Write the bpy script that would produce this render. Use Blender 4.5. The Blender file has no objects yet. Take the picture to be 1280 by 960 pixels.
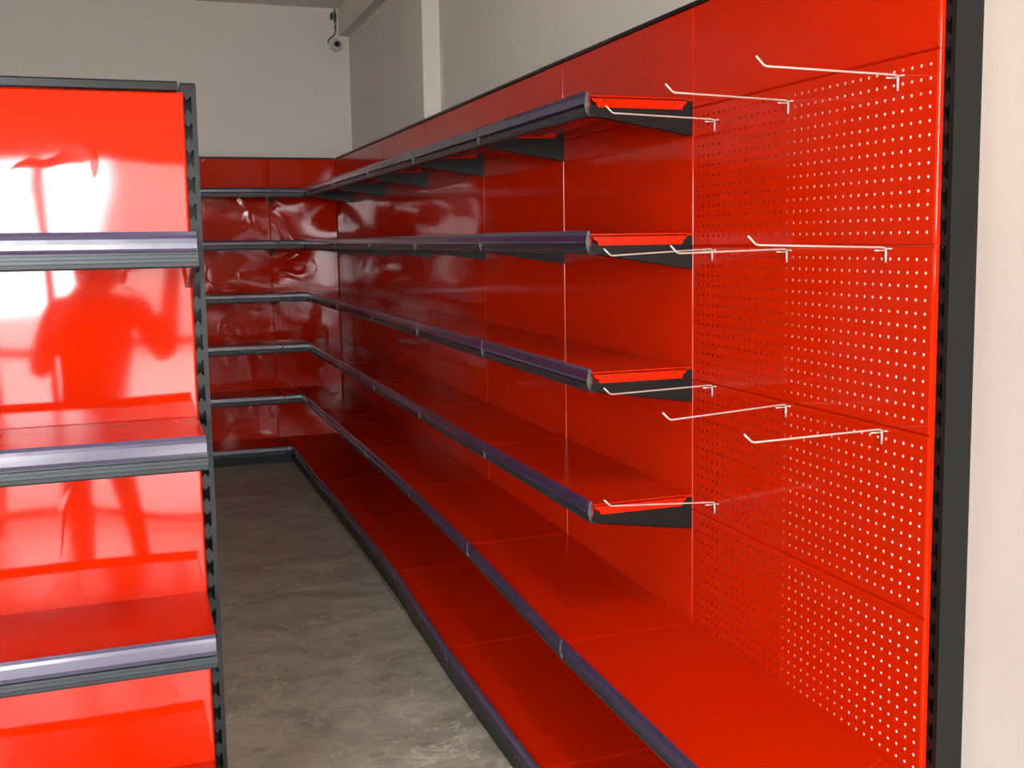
import bpy, bmesh, math, random
from mathutils import Vector, Matrix
random.seed(4)
C = bpy.context.scene.collection
sc = bpy.context.scene
PI = math.pi

# ------------------------------------------------------------------ camera
F_PX, CX, CY = 1346.4464, 652.8008, 447.1738
YAW, PITCH, ROLL = map(math.radians, (-19.5798, -6.2717, -0.8769))
cam = bpy.data.objects.new('camera', bpy.data.cameras.new('camera')); C.objects.link(cam)
_f = Vector((math.sin(-YAW) * math.cos(PITCH), math.cos(YAW) * math.cos(PITCH), math.sin(PITCH)))
_r = Vector((math.cos(YAW), math.sin(YAW), 0)); _u = _r.cross(_f)
_r2 = _r * math.cos(ROLL) + _u * math.sin(ROLL); _u2 = -_r * math.sin(ROLL) + _u * math.cos(ROLL)
m = Matrix((_r2, _u2, -_f)).transposed().to_4x4()
m.translation = Vector((-1.3616, -1.5944, 1.4731))
cam.matrix_world = m
cam.data.sensor_fit = 'HORIZONTAL'; cam.data.sensor_width = 36.0
cam.data.lens = F_PX * 36.0 / 1280.0
cam.data.shift_x = (640 - CX) / 1280.0
cam.data.shift_y = (CY - 480) / 1280.0
cam.data.clip_start = 0.05; cam.data.clip_end = 200
sc.camera = cam

# ------------------------------------------------------------------ world, light, exposure
w = bpy.data.worlds.new('overcast_sky'); sc.world = w; w.use_nodes = True
bg = w.node_tree.nodes['Background']
bg.inputs['Color'].default_value = (0.96, 0.98, 1.0, 1); bg.inputs['Strength'].default_value = 39.0
sc.view_settings.view_transform = 'Standard'; sc.view_settings.look = 'None'
sc.view_settings.exposure = 0.0; sc.view_settings.gamma = 1.0
sc.view_settings.use_curve_mapping = False

YF, YW = -3.3, 6.20        # shop front (behind the camera) and far wall
XL = -6.0                  # left wall
# shop front openings: x0, x1, z0, z1
OPEN = [(-3.6, -2.20, 0.05, 2.85), (-2.10, -0.70, 0.05, 1.92)]
for (x0, x1, z0, z1) in OPEN:                     # portals only guide sampling of the sky through the openings
    ld = bpy.data.lights.new('shopfront_daylight', 'AREA'); ld.shape = 'RECTANGLE'
    ld.size = x1 - x0; ld.size_y = z1 - z0; ld.cycles.is_portal = True
    lo = bpy.data.objects.new('shopfront_daylight', ld); C.objects.link(lo)
    lo.location = ((x0 + x1) / 2, YF - 0.02, (z0 + z1) / 2); lo.rotation_euler = (PI / 2, 0, 0)

# added fill lamp, out of view overhead, to brighten near bays, decks and floor
ll = bpy.data.lights.new('added_fill_light', 'AREA'); ll.shape = 'RECTANGLE'; ll.size = 0.58; ll.size_y = 1.2
ll.energy = 52.0; ll.color = (1.0, 0.93, 0.86)
llo = bpy.data.objects.new('added_fill_light', ll); C.objects.link(llo); llo.location = (-0.60, -1.1, 3.035)

# ------------------------------------------------------------------ materials
def nodes_of(name):
    mt = bpy.data.materials.new(name); mt.use_nodes = True
    nt = mt.node_tree; return mt, nt, nt.nodes['Principled BSDF']
def noise(nt, scale, detail=2.0, rough=0.5, vec=None, dist=0.0):
    n = nt.nodes.new('ShaderNodeTexNoise'); n.inputs['Scale'].default_value = scale
    n.inputs['Detail'].default_value = detail; n.inputs['Roughness'].default_value = rough
    n.inputs['Distortion'].default_value = dist
    if vec: nt.links.new(vec, n.inputs['Vector'])
    return n
def position(nt):
    return nt.nodes.new('ShaderNodeNewGeometry').outputs['Position']
def ramp(nt, src, stops):
    r = nt.nodes.new('ShaderNodeValToRGB'); nt.links.new(src, r.inputs['Fac'])
    e = r.color_ramp.elements
    while len(e) < len(stops): e.new(0.5)
    for k, (p, c) in enumerate(stops): e[k].position = p; e[k].color = (*c, 1) if len(c) == 3 else c
    return r
def bump(nt, src, strength, dist, normal=None):
    b = nt.nodes.new('ShaderNodeBump'); b.inputs['Strength'].default_value = strength
    b.inputs['Distance'].default_value = dist; nt.links.new(src, b.inputs['Height'])
    if normal: nt.links.new(normal, b.inputs['Normal'])
    return b
def simple(name, col, rough, metal=0.0, spec=0.5, var=0.12, bscale=0, bdist=0):
    mt, nt, p = nodes_of(name); pos = position(nt)
    n = noise(nt, 9, 3, 0.6, pos)
    r = ramp(nt, n.outputs['Fac'], [(0.3, tuple(c * (1 - var) for c in col)), (0.7, tuple(c * (1 + var) for c in col))])
    nt.links.new(r.outputs['Color'], p.inputs['Base Color'])
    p.inputs['Roughness'].default_value = rough; p.inputs['Metallic'].default_value = metal
    p.inputs['Specular IOR Level'].default_value = spec
    if bdist:
        b = bump(nt, noise(nt, bscale, 3, 0.5, pos).outputs['Fac'], 1.0, bdist)
        nt.links.new(b.outputs['Normal'], p.inputs['Normal'])
    return mt
RED = (0.47, 0.0125, 0.0003)
def red_paint(name, rough, wave, wscale, spec=0.5, dents=0.0):
    mt, nt, p = nodes_of(name); pos = position(nt)
    p.inputs['Base Color'].default_value = (*RED, 1)
    sm = noise(nt, 5, 4, 0.6, pos)
    rr = ramp(nt, sm.outputs['Fac'], [(0.3, (rough * .8,) * 3), (0.75, (rough * 1.5,) * 3)])
    nt.links.new(rr.outputs['Color'], p.inputs['Roughness'])
    p.inputs['Specular IOR Level'].default_value = spec
    b = bump(nt, noise(nt, wscale, 1.0, 0.4, pos, 0.3).outputs['Fac'], 1.0, wave)
    if dents:
        r = ramp(nt, noise(nt, wscale * 2.6, 1.5, 0.5, pos, 0.8).outputs['Fac'], [(0.55, (0, 0, 0)), (0.8, (1, 1, 1))])
        b = bump(nt, r.outputs['Color'], 1.0, dents, b.outputs['Normal'])
    nt.links.new(b.outputs['Normal'], p.inputs['Normal'])
    return mt
M = {}
M['panel_right'] = red_paint('red_enamel_wall_panel', 0.07, 0.004, 1.6, spec=0.15)
M['panel_back'] = red_paint('red_enamel_far_panel', 0.06, 0.045, 1.5, dents=0.003, spec=0.22)
M['panel_left'] = red_paint('red_enamel_near_panel', 0.045, 0.008, 1.9, dents=0.0006, spec=0.42)
M['deck'] = red_paint('red_enamel_deck', 0.16, 0.0015, 2.0, spec=0.15)
M['charcoal'] = simple('charcoal_powder_coat', (0.007, 0.008, 0.0078), 0.32, spec=0.22)
M['fascia'] = simple('grey_metal_fascia', (0.020, 0.024, 0.027), 0.35, spec=0.35, bscale=6, bdist=0.0006)
M['rail'] = simple('smoky_plastic_price_rail', (0.030, 0.020, 0.056), 0.22, spec=0.9, bscale=8, bdist=0.0015)
M['clip'] = simple('translucent_grey_clip', (0.075, 0.08, 0.08), 0.3, spec=0.5)
M['wire'] = simple('zinc_plated_wire', (0.55, 0.49, 0.43), 0.35, metal=0.5)
M['black'] = simple('black_plastic', (0.012, 0.012, 0.012), 0.4)
M['white_plastic'] = simple('white_plastic', (0.50, 0.49, 0.46), 0.4)
M['lens'] = simple('camera_lens_glass', (0.006, 0.006, 0.007), 0.08, spec=0.7)
def wall_paint(name, col):
    mt, nt, p = nodes_of(name); pos = position(nt)
    n = noise(nt, 0.9, 5, 0.55, pos)
    r = ramp(nt, n.outputs['Fac'], [(0.3, tuple(c * 0.94 for c in col)), (0.7, col)])
    nt.links.new(r.outputs['Color'], p.inputs['Base Color']); p.inputs['Roughness'].default_value = 0.75
    p.inputs['Specular IOR Level'].default_value = 0.25
    b = bump(nt, noise(nt, 60, 4, 0.6, pos).outputs['Fac'], 0.25, 0.002)
    nt.links.new(b.outputs['Normal'], p.inputs['Normal']); return mt
M['wall'] = wall_paint('off_white_wall_paint', (0.64, 0.595, 0.54))
M['ceiling'] = wall_paint('ceiling_paint', (0.74, 0.71, 0.66))
def stone():
    mt, nt, p = nodes_of('polished_brown_grey_stone')
    tc = nt.nodes.new('ShaderNodeNewGeometry'); pos = tc.outputs['Position']
    mp = nt.nodes.new('ShaderNodeMapping'); nt.links.new(pos, mp.inputs['Vector'])
    mp.inputs['Scale'].default_value = (1.0, 1.6, 1.0); mp.inputs['Rotation'].default_value = (0, 0, 0.25)
    v = mp.outputs['Vector']
    n1 = noise(nt, 3.6, 10, 0.68, v, 0.7)
    base = ramp(nt, n1.outputs['Fac'], [(0.28, (0.16, 0.135, 0.11)), (0.5, (0.30, 0.265, 0.22)), (0.72, (0.42, 0.385, 0.33))])
    # thin pale veins where a distorted noise crosses its mid value
    n2 = noise(nt, 4.2, 7, 0.6, v, 1.2)
    vein = ramp(nt, n2.outputs['Fac'], [(0.485, (0, 0, 0)), (0.5, (1, 1, 1)), (0.515, (0, 0, 0))])
    n3 = noise(nt, 1.7, 3, 0.5, v, 0.5)
    msk = ramp(nt, n3.outputs['Fac'], [(0.38, (0, 0, 0)), (0.60, (0.6, 0.6, 0.6))])
    mul = nt.nodes.new('ShaderNodeMath'); mul.operation = 'MULTIPLY'
    nt.links.new(vein.outputs['Color'], mul.inputs[0]); nt.links.new(msk.outputs['Color'], mul.inputs[1])
    mx = nt.nodes.new('ShaderNodeMixRGB'); nt.links.new(mul.outputs[0], mx.inputs['Fac'])
    nt.links.new(base.outputs['Color'], mx.inputs['Color1']); mx.inputs['Color2'].default_value = (0.72, 0.67, 0.58, 1)
    # small dark pebbly fossils
    vo = nt.nodes.new('ShaderNodeTexVoronoi'); vo.inputs['Scale'].default_value = 6.5; nt.links.new(v, vo.inputs['Vector'])
    sp = ramp(nt, vo.outputs['Distance'], [(0.13, (1, 1, 1)), (0.19, (0, 0, 0))])
    m2 = nt.nodes.new('ShaderNodeMath'); m2.operation = 'MULTIPLY'; m2.inputs[1].default_value = 0.45
    nt.links.new(sp.outputs['Color'], m2.inputs[0])
    mx2 = nt.nodes.new('ShaderNodeMixRGB'); nt.links.new(m2.outputs[0], mx2.inputs['Fac'])
    nt.links.new(mx.outputs['Color'], mx2.inputs['Color1']); mx2.inputs['Color2'].default_value = (0.15, 0.125, 0.10, 1)
    nt.links.new(mx2.outputs['Color'], p.inputs['Base Color'])
    p.inputs['Roughness'].default_value = 0.34; p.inputs['Specular IOR Level'].default_value = 0.4
    b = bump(nt, n1.outputs['Fac'], 0.3, 0.002); nt.links.new(b.outputs['Normal'], p.inputs['Normal'])
    return mt
M['floor'] = stone()
M['grout'] = simple('floor_grout', (0.12, 0.11, 0.095), 0.8)
M['paving'] = simple('street_paving', (0.34, 0.33, 0.31), 0.8)
M['aluminium'] = simple('grey_aluminium', (0.12, 0.12, 0.12), 0.4)

# ------------------------------------------------------------------ mesh helpers
def link(name, bm, mat, parent=None, smooth=False):
    bmesh.ops.remove_doubles(bm, verts=bm.verts, dist=1e-6)
    bmesh.ops.recalc_face_normals(bm, faces=bm.faces)
    me = bpy.data.meshes.new(name); bm.to_mesh(me); bm.free()
    me.materials.append(mat)
    if smooth:
        for p in me.polygons: p.use_smooth = True
    o = bpy.data.objects.new(name, me); C.objects.link(o)
    if parent: o.parent = parent
    return o
def tag(o, label=None, cat=None, group=None, kind=None):
    if label: o['label'] = label
    if cat: o['category'] = cat
    if group: o['group'] = group
    if kind: o['kind'] = kind
    return o
def empty(name, loc, label, cat, group=None):
    o = bpy.data.objects.new(name, None); C.objects.link(o); o.location = loc; o.empty_display_size = 0.1
    return tag(o, label, cat, group)
def box(bm, x0, x1, y0, y1, z0, z1, bev=0.0):
    r = bmesh.ops.create_cube(bm, size=1.0)
    vs = r['verts']
    for v in vs:
        v.co = Vector((x0 + (v.co.x + .5) * (x1 - x0), y0 + (v.co.y + .5) * (y1 - y0), z0 + (v.co.z + .5) * (z1 - z0)))
    if bev:
        es = list({e for v in vs for e in v.link_edges})
        bmesh.ops.bevel(bm, geom=es, offset=bev, segments=1, affect='EDGES', profile=0.5)
    return bm
def B(*a, **k): return box(bmesh.new(), *a, **k)
class Frame:
    """run of shelving: s along the run, n out of the panels, z up; coordinates are local to the bay's Empty"""
    def __init__(f, O, S, N): f.O, f.S, f.N = Vector(O), Vector(S), Vector(N)
    def p(f, s, n, z): return f.O + f.S * s + f.N * n + Vector((0, 0, z))
def sweep(bm, fr, org, prof0, prof1, s0, s1, cap=True):
    """extrude an (n, z) outline from s0 to s1 (outline may differ at the two ends)"""
    a = [bm.verts.new(fr.p(s0, n, z) - org) for n, z in prof0]
    b = [bm.verts.new(fr.p(s1, n, z) - org) for n, z in prof1]
    k = len(a)
    for i in range(k): bm.faces.new((a[i], a[(i + 1) % k], b[(i + 1) % k], b[i]))
    if cap: bm.faces.new(a[::-1]); bm.faces.new(b)
    return bm
def nbox(bm, fr, org, s0, s1, n0, n1, z0, z1):
    pr = [(n0, z0), (n1, z0), (n1, z1), (n0, z1)]
    return sweep(bm, fr, org, pr, pr, s0, s1)

# pressed panel: front face at n=0, rolled edges, 12 mm deep tray
def panel_bm(fr, org, s0, s1, z0, z1, t=0.012, holes=False):
    bm = bmesh.new(); g = 0.0016; s0 += g; s1 -= g; z0 += g; z1 -= g
    rings = []
    for ins, n in ((0.0032, 0.0), (0.0010, -0.0008), (0.0, -0.0030), (-0.0015, -0.0048), (-0.0015, -t)):
        rings.append([bm.verts.new(fr.p(s, n, z) - org) for s, z in
                      ((s0 + ins, z0 + ins), (s1 - ins, z0 + ins), (s1 - ins, z1 - ins), (s0 + ins, z1 - ins))])
    for a, b in zip(rings, rings[1:]):
        for i in range(4): bm.faces.new((a[i], a[(i + 1) % 4], b[(i + 1) % 4], b[i]))
    if not holes:
        bm.faces.new(rings[0])
        return bm
    # perforated: 25 mm grid of round holes cut right through the sheet
    P = 0.025; R = 0.0030; K = 8
    nc, nr = 35, 13
    cs = [s0 + 0.0188 + P * i for i in range(nc)]
    zc = (z0 + z1) / 2; rs = [zc + P * (j - (nr - 1) / 2) for j in range(nr)]
    sb = [s0 + 0.0032] + [(cs[i] + cs[i + 1]) / 2 for i in range(nc - 1)] + [s1 - 0.0032]
    zb = [z0 + 0.0032] + [(rs[j] + rs[j + 1]) / 2 for j in range(nr - 1)] + [z1 - 0.0032]
    V = {}
    def vert(s, z):
        k = (round(s, 5), round(z, 5))
        if k not in V: V[k] = bm.verts.new(fr.p(s, 0, z) - org)
        return V[k]
    for i in range(nc):
        for j in range(nr):
            a0, a1, b0, b1 = sb[i], sb[i + 1], zb[j], zb[j + 1]; cx, cz = cs[i], rs[j]
            out = [vert(a1, cz), vert(a1, b1), vert(cx, b1), vert(a0, b1), vert(a0, cz), vert(a0, b0), vert(cx, b0), vert(a1, b0)]
            inn = [bm.verts.new(fr.p(cx + R * math.cos(q * PI / 4), 0, cz + R * math.sin(q * PI / 4)) - org) for q in range(8)]
            for q in range(8): bm.faces.new((out[q], out[(q + 1) % 8], inn[(q + 1) % 8], inn[q]))
    # corner verts of the grid coincide with ring 0 and are welded in link()
    return bm

LIP = [(0.020, 0), (-0.0, 0)]
def make_shelf(fr, org, parent, s0, s1, D0, D1, z0, z1, deck_mat, brackets=(True, True), rail_s1=None, base=False, name='shelf', open_end=False, br=0.0):
    """deck tray with flanges + fascia + price rail + brackets; D and z may differ a little at the two ends"""
    g = 0.0015; bm = bmesh.new(); L = s1 - s0
    def at(s):
        t = (s - s0) / L; return D0 + (D1 - D0) * t, z0 + (z1 - z0) * t
    a, b = s0 + g, s1 - g
    Da, za = at(a); Db, zb = at(b)
    def top(D, z): return [(0.001, z), (0.001, z - .003), (D - .002, z - .003), (D, z - .0045), (D, z - .0015), (D - .0015, z)]
    c = .0042                                   # rolled side edges
    sts = [(a, .0036), (a + c * .4, .0012), (a + c, 0), (b - c, 0), (b - c * .4, .0012), (b, .0036)]
    rows = []
    for s, dz in sts:
        D, z = at(s); rows.append([bm.verts.new(fr.p(s, n, zz - dz) - org) for n, zz in top(D, z)])
    for r0, r1 in zip(rows, rows[1:]):
        k = len(r0)
        for i in range(k): bm.faces.new((r0[i], r0[(i + 1) % k], r1[(i + 1) % k], r1[i]))
    bm.faces.new(rows[0][::-1]); bm.faces.new(rows[-1])
    # front flange of the tray
    sweep(bm, fr, org, [(Da - .002, za - .002), (Da, za - .002), (Da, za - .030), (Da - .002, za - .030)],
          [(Db - .002, zb - .002), (Db, zb - .002), (Db, zb - .030), (Db - .002, zb - .030)], a, b)
    # two stiffening ribs underneath
    for q in (0.35, 0.68):
        na, nb = Da * q, Db * q
        sweep(bm, fr, org, [(na, za - .003), (na, za - .018), (na + .04, za - .018), (na + .04, za - .003)],
              [(nb, zb - .003), (nb, zb - .018), (nb + .04, zb - .018), (nb + .04, zb - .003)], a + .01, b - .01)
    # side flanges with stepped corners
    for s, D, z, sg in ((a, Da, za, 1), (b, Db, zb, -1)):
        lp = [(.018, z), (D, z), (D, z - .004), (D - .007, z - .007), (D - .009, z - .014), (D - .020, z - .018), (D - .024, z - .029), (.030, z - .029), (.026, z - .018), (.018, z - .013)]
        sweep(bm, fr, org, lp, lp, s, s + sg * .0015)
    sh = link(name, bm, deck_mat, parent)
    if rail_s1 is None: rail_s1 = b
    Dr, zr = at(rail_s1)
    def fas(D, z): return [(D + .0005, z - .001), (D + .0035, z - .001), (D + .0035, z - .012), (D + .0010, z - .018), (D + .0010, z - .0285), (D + .0060, z - .0290), (D + .0060, z - .0345), (D + .0050, z - .0355), (D + .0050, z - .0410), (D + .0062, z - .0420), (D + .0055, z - .048), (D + .002, z - .051), (D - .012, z - .051), (D - .012, z - .048), (D + .0005, z - .047)]
    bm = bmesh.new(); sweep(bm, fr, org, fas(Da, za), fas(Dr, zr), a, rail_s1)
    link('front_fascia', bm, M['fascia'], sh)
    def rl(D, z): return [(D + .0038, z + .0090), (D + .0055, z + .0100), (D + .0082, z + .0040), (D + .0096, z - .0020), (D + .0101, z - .0100), (D + .0104, z - .0180), (D + .0130, z - .0225), (D + .0100, z - .0235), (D + .0088, z - .0170), (D + .0070, z - .0040)]
    j1, j2, jz = random.uniform(-.0010, .0018), random.uniform(-.0010, .0018), random.uniform(-.0012, .0012)
    bm = bmesh.new(); sweep(bm, fr, org, rl(Da + j1, za + jz), rl(Dr + j2, zr - jz), a + .0030, rail_s1 - .0015)
    link('price_rail', bm, M['rail'], sh)
    ec = [(Da + .0008, za + .006), (Da + .0060, za + .0085), (Da + .0125, za - .019), (Da + .0115, za - .030), (Da + .0070, za - .044), (Da + .0008, za - .046)]
    bm = bmesh.new(); sweep(bm, fr, org, ec, ec, a + .0002, a + .0020)
    link('rail_end_clip', bm, M['clip'], sh)
    if not base:
        for k, (s, D, z) in enumerate(((a, Da, za), (b, Db, zb))):
            if not brackets[k]: continue
            sg = 1 if k == 0 else -1
            pf = [(-.006, z - .002), (.022, z - .002), (.030, z - .020), (D - .012, z - .024), (D - .004, z - .012), (D - .001, z - .014), (D - .001, z - .050), (-.006, z - .095)]
            bm = bmesh.new(); sweep(bm, fr, org, pf, pf, s + sg * .0018, s + sg * .0048)
            # folded bottom flange
            fl = [(.002, z - .0944), (.002, z - .0925), (D - .004, z - .0485), (D - .004, z - .0504)]
            sweep(bm, fr, org, fl, fl, s + sg * .0018, s + sg * .012)
            link('bracket', bm, M['charcoal'], sh)
        if open_end:
            for n in (.052, Da - .040):
                bm = bmesh.new()
                ax = fr.S
                r = bmesh.ops.create_cone(bm, cap_ends=True, segments=12, radius1=.0028, radius2=.0028, depth=.0008)
                q = Vector((0, 0, 1)).rotation_difference(ax).to_matrix().to_4x4()
                bmesh.ops.transform(bm, matrix=Matrix.Translation(fr.p(a - .0002, n, za - .0125) - org) @ q, verts=bm.verts)
                link('fixing_hole', bm, M['black'], sh)
    return sh

def make_upright(fr, org, parent, s, ztop, w=0.030, dep=0.060, n_front=-0.012, zb=0.0, off=0.0):
    """slotted post: the front face carries real notched slots every 50 mm"""
    bm = bmesh.new(); h = w / 2
    zs = []; z = 0.135
    while z < ztop - 0.03: zs.append(z); z += 0.05
    # column boundaries: solid | slot(3 columns) | web | slot(3 columns) | solid
    cb = [-h, off - .0075, off - .0030, off + .0030, off + .0075, h]
    half = {1: .0150, 2: .0098, 3: .0150}
    rb = [zb]
    for z in zs: rb += [z - .015, z - .010, z + .010, z + .015]
    rb.append(ztop - .004)
    V = {}
    def v(i, j):
        if (i, j) not in V: V[(i, j)] = bm.verts.new(fr.p(s + cb[i], n_front, rb[j]) - org)
        return V[(i, j)]
    for j in range(len(rb) - 1):
        zc = (rb[j] + rb[j + 1]) / 2
        near = min(zs, key=lambda q: abs(q - zc)); d = abs(near - zc)
        for i in range(len(cb) - 1):
            if i in half and d < half[i]: continue
            bm.faces.new((v(i, j), v(i + 1, j), v(i + 1, j + 1), v(i, j + 1)))
    # sides, chamfer, back and cap
    n = len(rb)
    ring = [(-h, n_front), (-h, n_front - dep), (h, n_front - dep), (h, n_front)]
    lo = [bm.verts.new(fr.p(s + a, b, zb) - org) for a, b in ring]; hi = [bm.verts.new(fr.p(s + a, b, ztop - .004) - org) for a, b in ring]
    for i in range(3): bm.faces.new((lo[i], lo[i + 1], hi[i + 1], hi[i]))
    c2 = [bm.verts.new(fr.p(s + a * .86, b + (-.002 if b == n_front else .002), ztop) - org) for a, b in ring]
    for i in range(4): bm.faces.new((hi[i], hi[(i + 1) % 4], c2[(i + 1) % 4], c2[i]))
    bm.faces.new(c2)
    return link('upright', bm, M['charcoal'], parent)

def build_bay(kind, fr, s0, s1, label, levels, seams, ztop, panel_mat, base, uprights=(True, True), perforated=(), cap_n=0.003, cap_h=0.012, rail_end=None, open0=False, foot=(False, False), cap_trim=(0, 0), group=None):
    org = fr.p((s0 + s1) / 2, 0, 0)
    bay = empty('shelving_bay', org, label, 'shelving unit', group)
    zs = seams
    for k in range(len(zs) - 1):
        hol = k in perforated
        link('back_panel', panel_bm(fr, org, s0, s1, zs[k], zs[k + 1], holes=hol), panel_mat, bay)
    if uprights[0]: make_upright(fr, org, bay, s0 + (-0.012 if uprights[0] == 'near' else 0), ztop, off=.0035 if uprights[0] == 'near' else 0)
    if uprights[1]: make_upright(fr, org, bay, s1 + (0.0085 if uprights[1] == 'left_unit' else 0), ztop, off=-.0015 if uprights[1] == 'left_unit' else 0)
    bm = bmesh.new()
    cp = [(-.070, ztop - cap_h), (cap_n - .001, ztop - cap_h), (cap_n, ztop - cap_h + .001), (cap_n, ztop - .003), (cap_n - .003, ztop), (-.070, ztop)]
    sweep(bm, fr, org, cp, cp, s0 + .001 + cap_trim[0], s1 - .001 - cap_trim[1])
    link('top_cap', bm, M['charcoal'], bay)
    for lv in levels:
        make_shelf(fr, org, bay, s0, s1, lv['D'][0], lv['D'][1], lv['z'][0], lv['z'][1], M['deck'], lv.get('br', (True, True)), lv.get('re'), open_end=lv.get('open', False))
    sh = make_shelf(fr, org, bay, s0, s1, base['D'][0], base['D'][1], base['z'][0], base['z'][1], M['deck'], base=True, name='base_deck', rail_s1=base.get('re'))
    re = base.get('re') or s1 - .001
    t = (re - s0) / (s1 - s0); De = base['D'][0] + (base['D'][1] - base['D'][0]) * t; ze = base['z'][0] + (base['z'][1] - base['z'][0]) * t
    bm = bmesh.new()
    def kp(D, z): return [(D - .004, 0.0), (D - .001, 0.0), (D - .001, z - .046), (D - .004, z - .046)]
    sweep(bm, fr, org, kp(base['D'][0], base['z'][0]), kp(De, ze), s0 + .001, re)
    link('kick_plate', bm, M['charcoal'], bay)
    for k, (s, D, z) in enumerate(((s0 + .002, *[base['D'][0], base['z'][0]]), (s1 - .005, base['D'][1], base['z'][1]))):
        if not foot[k]: continue
        pf = [(-.012, 0), (D - .006, 0), (D - .006, z - .052), (-.012, z - .035)]
        bm = bmesh.new(); sweep(bm, fr, org, pf, pf, s, s + .003); link('base_foot', bm, M['charcoal'], bay)
    return bay

# ------------------------------------------------------------------ room
def struct(name, bm, mat, parent=None):
    o = link(name, bm, mat, parent)
    if parent is None: o['kind'] = 'structure'
    return o
XE, XN, XF = 0.56, 0.180, 0.140       # near and far stretches of the right wall
ZC = 3.11
floor = struct('floor', B(XL - .2, 0.9, YF - .2, YW + .2, -0.12, -0.0125), M['grout'])
xs = []; x = 0.27
xs = [1.38 - .9 * k for k in range(9)]; ys = [4.73 + 1.8 - 1.8 * k for k in range(8)]
for i in range(8):
    for j in range(7):
        a0, a1 = max(xs[i + 1], XL), min(xs[i], XE); b0, b1 = max(ys[j + 1], YF), min(ys[j], YW)
        if a1 - a0 < .05 or b1 - b0 < .05: continue
        e = 0.0022
        link('floor_tile', B(a0 + e, a1 - e, b0 + e, b1 - e, -0.013, 0.0, bev=.0008), M['floor'], floor)
struct('ceiling', B(XL - .2, 0.9, YF - .2, YW + .2, ZC, ZC + .15), M['ceiling'])
struct('wall_back', B(XL - .2, 0.9, YW, YW + .2, -.01, ZC + .01), M['wall'])
struct('wall_left', B(XL - .2, XL, YF, YW, -.01, ZC + .01), M['wall'])
bm = B(XE, 0.9, YF, 0.64, -.01, ZC + .01); box(bm, XN, 0.9, 0.64, 4.10, -.01, ZC + .01); box(bm, XF, 0.9, 4.10, YW, -.01, ZC + .01)
struct('wall_right', bm, M['wall'])
struct('trim_1', B(0.088, XN + .01, 3.946, 4.272, 0, 2.92, bev=.004), M['wall'])        # far pillar
struct('trim_2', B(0.090, XE + .01, 0.611, 0.930, 0, 2.92, bev=.004), M['wall'])        # pillar hidden behind the pegboard
struct('trim_3', B(0.072, XE + .01, YF, YW + .01, 2.92, ZC + .01), M['wall'])           # ceiling beam
# shop front wall with two full-height glazed openings (behind the camera)
fw = bmesh.new()
box(fw, XL, OPEN[0][0], YF - .2, YF, -.01, ZC + .01)
box(fw, OPEN[0][1], OPEN[1][0], YF - .1, YF, -.01, ZC)
box(fw, OPEN[1][1], 0.9, YF - .2, YF, -.01, ZC + .01)
for x0, x1, z0, z1 in OPEN: box(fw, x0, x1 + (.1 if x1 < -1 else 0), YF - .2, YF, z1, ZC + .01)
struct('wall_front', fw, M['wall'])
for k, (x0, x1, z0, z1) in enumerate(OPEN):
    bm = bmesh.new(); y0, y1 = YF - .08, YF - .03
    nb = 3 if k == 0 else 2
    for xx in ((-3.6, -2.9, -2.2) if k == 0 else (-2.1, -1.775, -.7)):
        box(bm, xx - .025, xx + .025, y0, y1, z0 - .05, z1)
    for zz in (z0, 1.05 if k == 0 else 0.95, z1 - .03): box(bm, x0, x1, y0 + .005, y1 - .005, zz - .02, zz + .03)
    struct('window_%d' % (k + 1), bm, M['aluminium'])
M['added_facade'] = wall_paint('pale_render', (0.34, 0.33, 0.31))
struct('added_canopy', B(-5, 0.4, YF - 1.4, YF - .2, 2.90, 3.02), M['wall'])  # unseen canopy, added to hold back steep daylight from the sky
struct('added_facade', B(-1.7, 8, -13.4, -13, 0, 3.9), M['added_facade'])     # unseen building opposite, added and sized to cut sky glare in panel reflections
struct('pavement', B(-16, 12, -24, YF - .2, -0.14, -0.02), M['paving'])

# ------------------------------------------------------------------ shelving along the right wall
Z0 = 1.45
RIGHT = Frame((0, 0, 0), (0, 1, 0), (-1, 0, 0))
YS = [0.0, 0.901, 1.795, 2.675, 3.575, 4.540, 5.520, 6.12]
SEAM = [0.052, 0.400, 0.750, 1.100, 1.450, 1.800, 2.053]
D5 = [.375, .371, .352, .340, .338, .338, .340, .345]
z5 = [.433, .438, .457, .465, .462, .458, .452, .450]
DB = [.440, .440, .437, .411, .408, .415, .420, .422]
zB = [.102, .105, .109, .115, .111, .100, .100, .100]
BACK_FRONT = 5.70          # where the rails of the far row cut off the right-hand rails
names = [
 "red perforated pegboard bay at the near right end of the long wall row",
 "first red shelf bay past the pegboard, its four open shelf ends showing",
 "second red shelf bay past the pegboard on the right-hand wall",
 "third red shelf bay past the pegboard on the right-hand wall",
 "fourth red shelf bay past the pegboard, below the pale wall pillar",
 "fifth red shelf bay past the pegboard, one before the corner bay",
 "narrow red corner bay at the far end of the right-hand row"]
for k in range(7):
    s0, s1 = YS[k], YS[k + 1]
    last = k == 6
    lv = []
    if k > 0:
        for z in (1.8246, 1.4836, 1.1344, .7923):
            d = dict(D=(.288, .288), z=(z, z), open=(k == 1))
            if last: d['re'] = BACK_FRONT + .0; d['br'] = (True, False)
            lv.append(d)
    d = dict(D=(D5[k], D5[k + 1]), z=(z5[k], z5[k + 1]))
    if last: d['re'] = BACK_FRONT; d['br'] = (True, False)
    lv.append(d)
    bd = dict(D=(DB[k], DB[k + 1]), z=(zB[k], zB[k + 1]))
    if last: bd['re'] = BACK_FRONT
    build_bay('wall', RIGHT, s0, s1, names[k], lv, SEAM, 2.065, M['panel_right'], bd,
              uprights=('near' if k == 0 else False, True), perforated=(1, 2, 3, 4) if k == 0 else (), foot=(k == 0, True))

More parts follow.
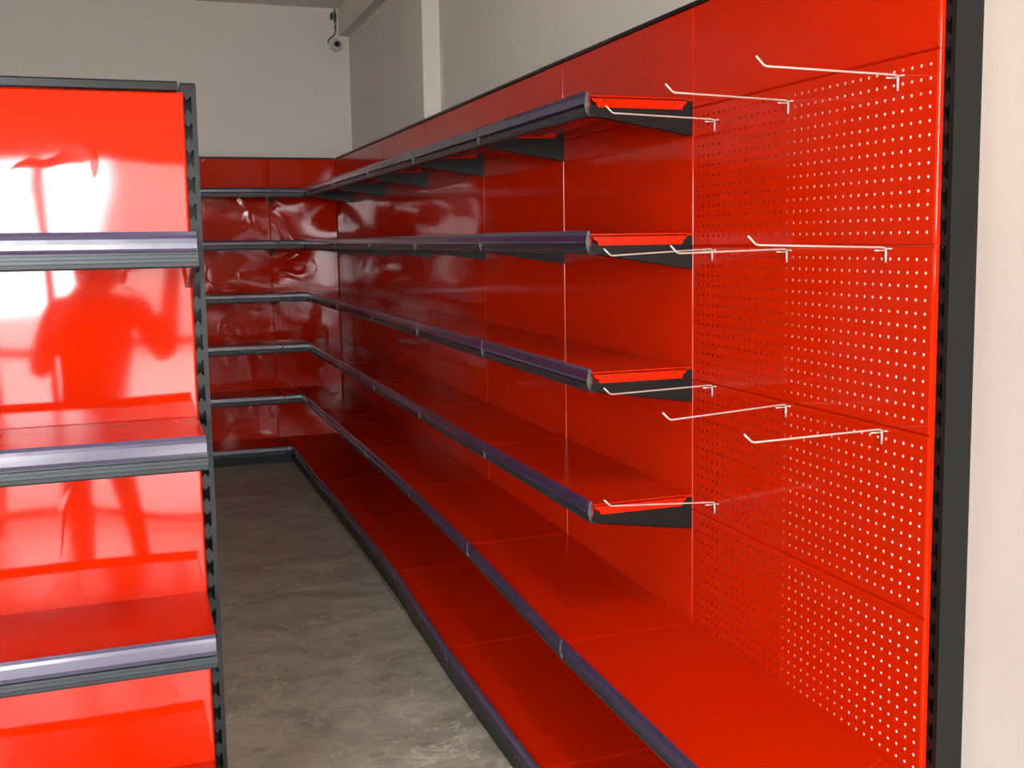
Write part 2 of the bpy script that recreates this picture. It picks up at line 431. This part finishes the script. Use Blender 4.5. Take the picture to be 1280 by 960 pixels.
# ------------------------------------------------------------------ far row facing the camera
YB = 6.115
FAR = Frame((0, YB, 0), (1, 0, 0), (0, -1, 0))
DF = YB - BACK_FRONT
for (s0, s1, lab, inner) in ((-4.069, -3.169, "leftmost red shelf bay of the far wall row, fourth from the corner bay", False),
                             (-3.169, -2.269, "red shelf bay on the far wall, third from the corner bay", False),
                             (-2.269, -1.369, "red shelf bay on the far wall, second from the corner bay", False),
                             (-1.369, -0.469, "red shelf bay on the far wall right beside the narrow corner bay", False),
                             (-0.469, -0.0015, "narrow red shelf bay on the far wall, meeting the corner", True)):
    org = FAR.p((s0 + s1) / 2, 0, 0)
    bay = empty('shelving_bay', org, lab, 'shelving unit')
    for k in range(len(SEAM) - 1):
        link('back_panel', panel_bm(FAR, org, s0, s1, SEAM[k], SEAM[k + 1]), M['panel_back'], bay)
    if not inner: make_upright(FAR, org, bay, s1, 2.065)
    bm = bmesh.new(); cp = [(-.070, 2.053), (.003, 2.053), (.003, 2.063), (0, 2.065), (-.070, 2.065)]
    sweep(bm, FAR, org, cp, cp, s0 + .001, s1 - .006 * inner - .001); link('top_cap', bm, M['charcoal'], bay)
    for z, Dr in ((1.8246, .288), (1.4836, .288), (1.1344, .288), (.7923, .288), (.450, .345)):
        e = -(Dr + .006) if inner else s1
        make_shelf(FAR, org, bay, s0, e, DF, DF, z, z, M['deck'], (not inner, not inner))
    e = -.428 if inner else s1
    make_shelf(FAR, org, bay, s0, e, DF, DF, .100, .100, M['deck'], base=True, name='base_deck')
    bm = bmesh.new(); kp = [(DF - .004, 0), (DF - .001, 0), (DF - .001, .054), (DF - .004, .054)]
    sweep(bm, FAR, org, kp, kp, s0 + .001, e - .001); link('kick_plate', bm, M['charcoal'], bay)

# ------------------------------------------------------------------ near left unit facing the camera
LEFT = Frame((0, 0.559, 0), (1, 0, 0), (0, -1, 0))
SL = [0.052, 0.436, 0.786, 1.138, 1.484, 1.757]
lv = [dict(D=(.276, .276), z=(z, z)) for z in (1.4855, 1.1420, .7935, .4440)]
build_bay('left', LEFT, -2.162, -1.2620, "tall red shelving unit at the left edge, facing the camera, with a slotted grey post",
          lv, SL, 1.776, M['panel_left'], dict(D=(.38, .38), z=(.10, .10)), uprights=(True, 'left_unit'), cap_n=.006, cap_h=.017, foot=(True, True), cap_trim=(0, .009))

# ------------------------------------------------------------------ wire hooks on the pegboard
def tube(bm, pts, r, seg=8):
    rings = []
    n = len(pts)
    for i, p in enumerate(pts):
        d = (pts[min(i + 1, n - 1)] - pts[max(i - 1, 0)]).normalized()
        a = d.orthogonal().normalized() if abs(d.z) < .9 else Vector((0, 1, 0))
        if abs(d.z) < .9: a = d.cross(Vector((0, 0, 1))).normalized()
        b = d.cross(a).normalized()
        rings.append([bm.verts.new(p + (a * math.cos(q * 2 * PI / seg) + b * math.sin(q * 2 * PI / seg)) * r) for q in range(seg)])
    for x_, y_ in zip(rings, rings[1:]):
        for q in range(seg): bm.faces.new((x_[q], x_[(q + 1) % seg], y_[(q + 1) % seg], y_[q]))
    bm.faces.new(rings[0][::-1]); bm.faces.new(rings[-1])
def make_hook(y, z, tipx, tipz, label):
    h = empty('display_hook', (0, y, z), label, 'hook', 'wire hooks on the pegboard')
    bm = bmesh.new(); L = -tipx; rise = tipz - z
    e = rise - .017; s = L - .018
    pts = [Vector(p) for p in ((-.002, 0, .009), (-.006, 0, .0125), (-.012, 0, .0135), (-s + .004, 0, .0135 + (e - .0135)), (-s - .002, 0, e + .002), (-L, 0, rise))]
    tube(bm, pts, .0020)
    link('arm', bm, M['wire'], h, True)
    bm = bmesh.new()
    tube(bm, [Vector(p) for p in ((-.0035, 0, .011), (-.0035, 0, -.016))], .0024)
    tube(bm, [Vector(p) for p in ((-.006, -.0, .0075), (-.030, 0, .0075 + .0))], .0014)
    link('back_leg', bm, M['wire'], h, True)
    for dy in (-.0125, .0125):
        bm = bmesh.new()
        tube(bm, [Vector((-.0035, 0, .011)), Vector((-.0030, dy, .011)), Vector((.006, dy, .011)), Vector((.008, dy, .016))], .0018, 6)
        link('prong', bm, M['wire'], h, True)
HK = [(.1054, 1.754, -.309, 1.7896, "near", "topmost"), (.4663, 1.752, -.302, 1.7908, "middle", "topmost"), (.7852, 1.7461, -.296, 1.7847, "far", "topmost"),
      (.1292, 1.4337, -.308, 1.4729, "near", "second"), (.4658, 1.4293, -.291, 1.4551, "middle", "second"), (.7944, 1.4284, -.299, 1.4475, "far", "second"),
      (.1295, 1.0796, -.313, 1.1062, "near", "third"), (.4619, 1.0820, -.312, 1.0978, "middle", "third"), (.7917, 1.0854, -.303, 1.1097, "far", "third")]
side = dict(near="at the right, nearest the dark post", middle="in the middle of the pegboard", far="at the left, beside the open shelf ends")
for (y, z, tx, tz, a, b) in HK:
    make_hook(y, z, tx, tz, "silver wire hook %s, %s row" % (side[a], {'topmost': 'top', 'second': 'second', 'third': 'third'}[b]))
make_hook(.7771, .7864, -.311, .8349, "lone silver wire hook in the lowest row, beside the fourth open shelf end")

lamp = empty('added_fill_lamp', (-0.60, -1.1, 3.11), "unseen flat white fill lamp added on the ceiling in front of the shop windows", 'lamp')
link('fill_lamp_housing', B(-.31, .31, -.62, .62, -.07, 0, bev=.01), M['white_plastic'], lamp)  # body of the added fill lamp, out of view

# ------------------------------------------------------------------ security camera in the far corner
CCX, CCZ = 0.046, 2.856
cc = empty('security_camera', (CCX, YW, CCZ), "small white round security camera high in the far corner under the beam", 'camera')
def disc(bm, r0, r1, y0, y1, seg=24):
    a = [bm.verts.new((r0 * math.cos(q * 2 * PI / seg), y0, r0 * math.sin(q * 2 * PI / seg))) for q in range(seg)]
    b = [bm.verts.new((r1 * math.cos(q * 2 * PI / seg), y1, r1 * math.sin(q * 2 * PI / seg))) for q in range(seg)]
    for q in range(seg): bm.faces.new((a[q], a[(q + 1) % seg], b[(q + 1) % seg], b[q]))
    return a, b
bm = bmesh.new(); a, b = disc(bm, .046, .044, 0, -.020); bm.faces.new(a); bm.faces.new(b)
link('mounting_base', bm, M['white_plastic'], cc, False)
bm = bmesh.new(); prev = None
rr = [(.036, -.018), (.037, -.030), (.034, -.044), (.028, -.054), (.022, -.058)]
for (r0, y0), (r1, y1) in zip(rr, rr[1:]): disc(bm, r0, r1, y0, y1)
a, b = disc(bm, .022, .0215, -.058, -.056); bm.faces.new(b)
link('camera_body', bm, M['white_plastic'], cc, True)
bm = bmesh.new(); a, b = disc(bm, .020, .019, -.056, -.061); bm.faces.new(b); bm.faces.new(a)
link('lens', bm, M['lens'], cc)
# its cable and connectors
cb = bmesh.new()
pts = [(0.044, YW - .006, ZC), (0.046, YW - .010, 3.06), (0.044, YW - .012, 3.0), (0.046, YW - .010, 2.955), (0.036, YW - .010, 2.925), (0.010, YW - .008, 2.905), (-.006, YW - .008, 2.885), (-.004, YW - .008, 2.868)]
sp = [Vector(p) for p in pts]; fine = []
for i in range(len(sp) - 1):
    p0, p1, p2, p3 = sp[max(i - 1, 0)], sp[i], sp[i + 1], sp[min(i + 2, len(sp) - 1)]
    for t in (0, .25, .5, .75):
        fine.append(.5 * ((2 * p1) + (-p0 + p2) * t + (2 * p0 - 5 * p1 + 4 * p2 - p3) * t * t + (-p0 + 3 * p1 - 3 * p2 + p3) * t ** 3))
fine.append(sp[-1]); tube(cb, fine, .0045)
co = link('camera_cable', cb, M['black'], None, True)
tag(co, "thin dark cable hanging from the ceiling to the corner camera", 'cable')
for (x, z0, z1, r) in ((0.046, 3.015, 3.075, .009), (0.022, 3.030, 3.072, .011), (0.045, 2.968, 2.985, .007)):
    bm = bmesh.new(); tube(bm, [Vector((x, YW - .014, z0)), Vector((x, YW - .014, z0 + .006)), Vector((x, YW - .014, z1 - .006)), Vector((x, YW - .014, z1))], r, 10)
    link('connector', bm, M['black'], co)
bm = bmesh.new(); tube(bm, [Vector((0.044, YW - .012, 3.078)), Vector((0.030, YW - .012, 3.084)), Vector((0.022, YW - .013, 3.070))], .004); link('connector_lead', bm, M['black'], co)

# ------------------------------------------------------------------ the photographer, reflected as a dark figure in the near left unit
def skin_mesh(name, nodes, edges, mats, pick, parent, sub=3):
    me = bpy.data.meshes.new(name); me.from_pydata([n[0] for n in nodes], edges, []); me.update()
    o = bpy.data.objects.new(name, me); C.objects.link(o)
    md = o.modifiers.new('skin', 'SKIN')
    if not me.skin_vertices: me.skin_vertices.new()
    for i, n in enumerate(nodes):
        r = n[1]; me.skin_vertices[0].data[i].radius = r if isinstance(r, tuple) else (r, r)
        me.skin_vertices[0].data[i].use_root = (i == 0)
    md.use_smooth_shade = True
    sb = o.modifiers.new('sub', 'SUBSURF'); sb.levels = sub; sb.render_levels = sub
    dg = bpy.context.evaluated_depsgraph_get()
    m2 = bpy.data.meshes.new_from_object(o.evaluated_get(dg))
    o.modifiers.clear(); o.data = m2; bpy.data.meshes.remove(me)
    m2.materials.clear()
    for mt in mats: m2.materials.append(mt)
    for p in m2.polygons: p.use_smooth = True; p.material_index = pick(p.center)
    o.parent = parent
    return o
M['skin'] = simple('skin', (0.42, 0.24, 0.16), 0.5)
M['shirt'] = simple('dark_shirt_cloth', (0.018, 0.018, 0.022), 0.85, spec=0.2)
M['trousers'] = simple('dark_trouser_cloth', (0.02, 0.022, 0.03), 0.85, spec=0.2)
M['hair'] = simple('dark_hair', (0.012, 0.009, 0.007), 0.6)
PX, PY = -1.525, -1.98
man = empty('person', (PX, PY, 0), "person in dark clothes holding up a phone, reflected in the near left unit", 'person')
N = []; Ed = []
def nd(p, r, frm=None):
    if p[1] < .2 and not (p[1] > .18): p = (p[0] * .95, p[1], p[2] * .9)     # a person of about 1.55 m
    N.append((p, r)); i = len(N) - 1
    if frm is not None: Ed.append((frm, i))
    return i
pelvis = nd((0, 0, .90), (.135, .10)); waist = nd((0, .005, 1.04), (.125, .09), pelvis); chest = nd((0, 0, 1.22), (.150, .105), waist)
top = nd((.005, -.005, 1.345), (.115, .08), chest); neck = nd((.015, .01, 1.42), .052, top); jaw = nd((.035, .045, 1.485), (.062, .068), neck)
face = nd((.045, .045, 1.555), (.073, .090), jaw); crown = nd((.045, .03, 1.625), (.066, .080), face)
nose = nd((.062, .140, 1.535), .012, face)
for sx in (-1, 1): nd((.045 + sx * .080, .035, 1.545), .015, face)
hands = []
for sx, el, wr, hd in ((-1, (-.235, .10, 1.10), (.045, .275, 1.385), (.070, .305, 1.440)), (1, (.255, .075, 1.12), (.275, .265, 1.385), (.250, .300, 1.440))):
    sh = nd((sx * .165, 0, 1.355), .060, top); e = nd(el, .043, sh); w_ = nd(wr, .027, e); h_ = nd(hd, (.030, .016), w_); hands.append((sx, h_, hd))
for sx in (-1, 1):
    hp = nd((sx * .095, 0, .82), .088, pelvis); kn = nd((sx * .115, .03, .48), .058, hp); an = nd((sx * .125, -.01, .10), .038, kn)
    he = nd((sx * .13, 0, .045), .042, an); nd((sx * .145, .15, .032), (.040, .028), he)
for sx, h_, hd in hands:      # fingers curl round the phone, thumb on its near side
    q = -sx
    for k, (dz, ln) in enumerate(((.034, .85), (.014, 1.0), (-.006, .95), (-.025, .75))):
        a = nd((hd[0] + q * -.004, hd[1] + .022, hd[2] + dz), .0095, h_)
        b = nd((hd[0] + q * .012 * ln, hd[1] + .044 * ln, hd[2] + dz + .002), .0085, a)
        nd((hd[0] + q * .034 * ln, hd[1] + .052, hd[2] + dz + .002), .0075, b)
    t = nd((hd[0] + q * .012, hd[1] - .006, hd[2] + .022), .0105, h_); nd((hd[0] + q * .040, hd[1] + .012, hd[2] + .026), .0085, t)
skin_mesh('body', N, Ed, [M['skin'], M['shirt'], M['trousers'], M['black']],
          lambda c: 3 if c.z < .085 else 2 if c.z < .84 else 0 if ((c.z > 1.27 and abs(c.x) < .13 and c.y < .2) or (c.z > 1.16 and c.y > .14)) else 1, man)
bm = bmesh.new(); bmesh.ops.create_uvsphere(bm, u_segments=20, v_segments=12, radius=1.0)
for v in bm.verts:
    v.co = Vector((.045 + v.co.x * .083, .012 + v.co.y * .098, 1.427 + v.co.z * .092))
    if v.co.y > .07 and v.co.z < 1.445: v.co.y = .07 - (v.co.y - .07) * .3
link('hair', bm, M['hair'], man, True)
for sx in (-1, 1):
    bm = bmesh.new(); bmesh.ops.create_uvsphere(bm, u_segments=10, v_segments=8, radius=.010)
    bmesh.ops.translate(bm, verts=bm.verts, vec=(.050 + sx * .030, .128, 1.402)); link('eye', bm, M['black'], man, True)
bm = bmesh.new(); box(bm, .055, .095, .126, .131, 1.350, 1.355, bev=.002); link('mouth', bm, M['skin'], man)
ph = tag(link('phone', B(-1.437, -1.290, -1.648, -1.639, 1.407, 1.480, bev=.003), M['black']), "dark phone held level in the hands of the reflected person", 'phone')
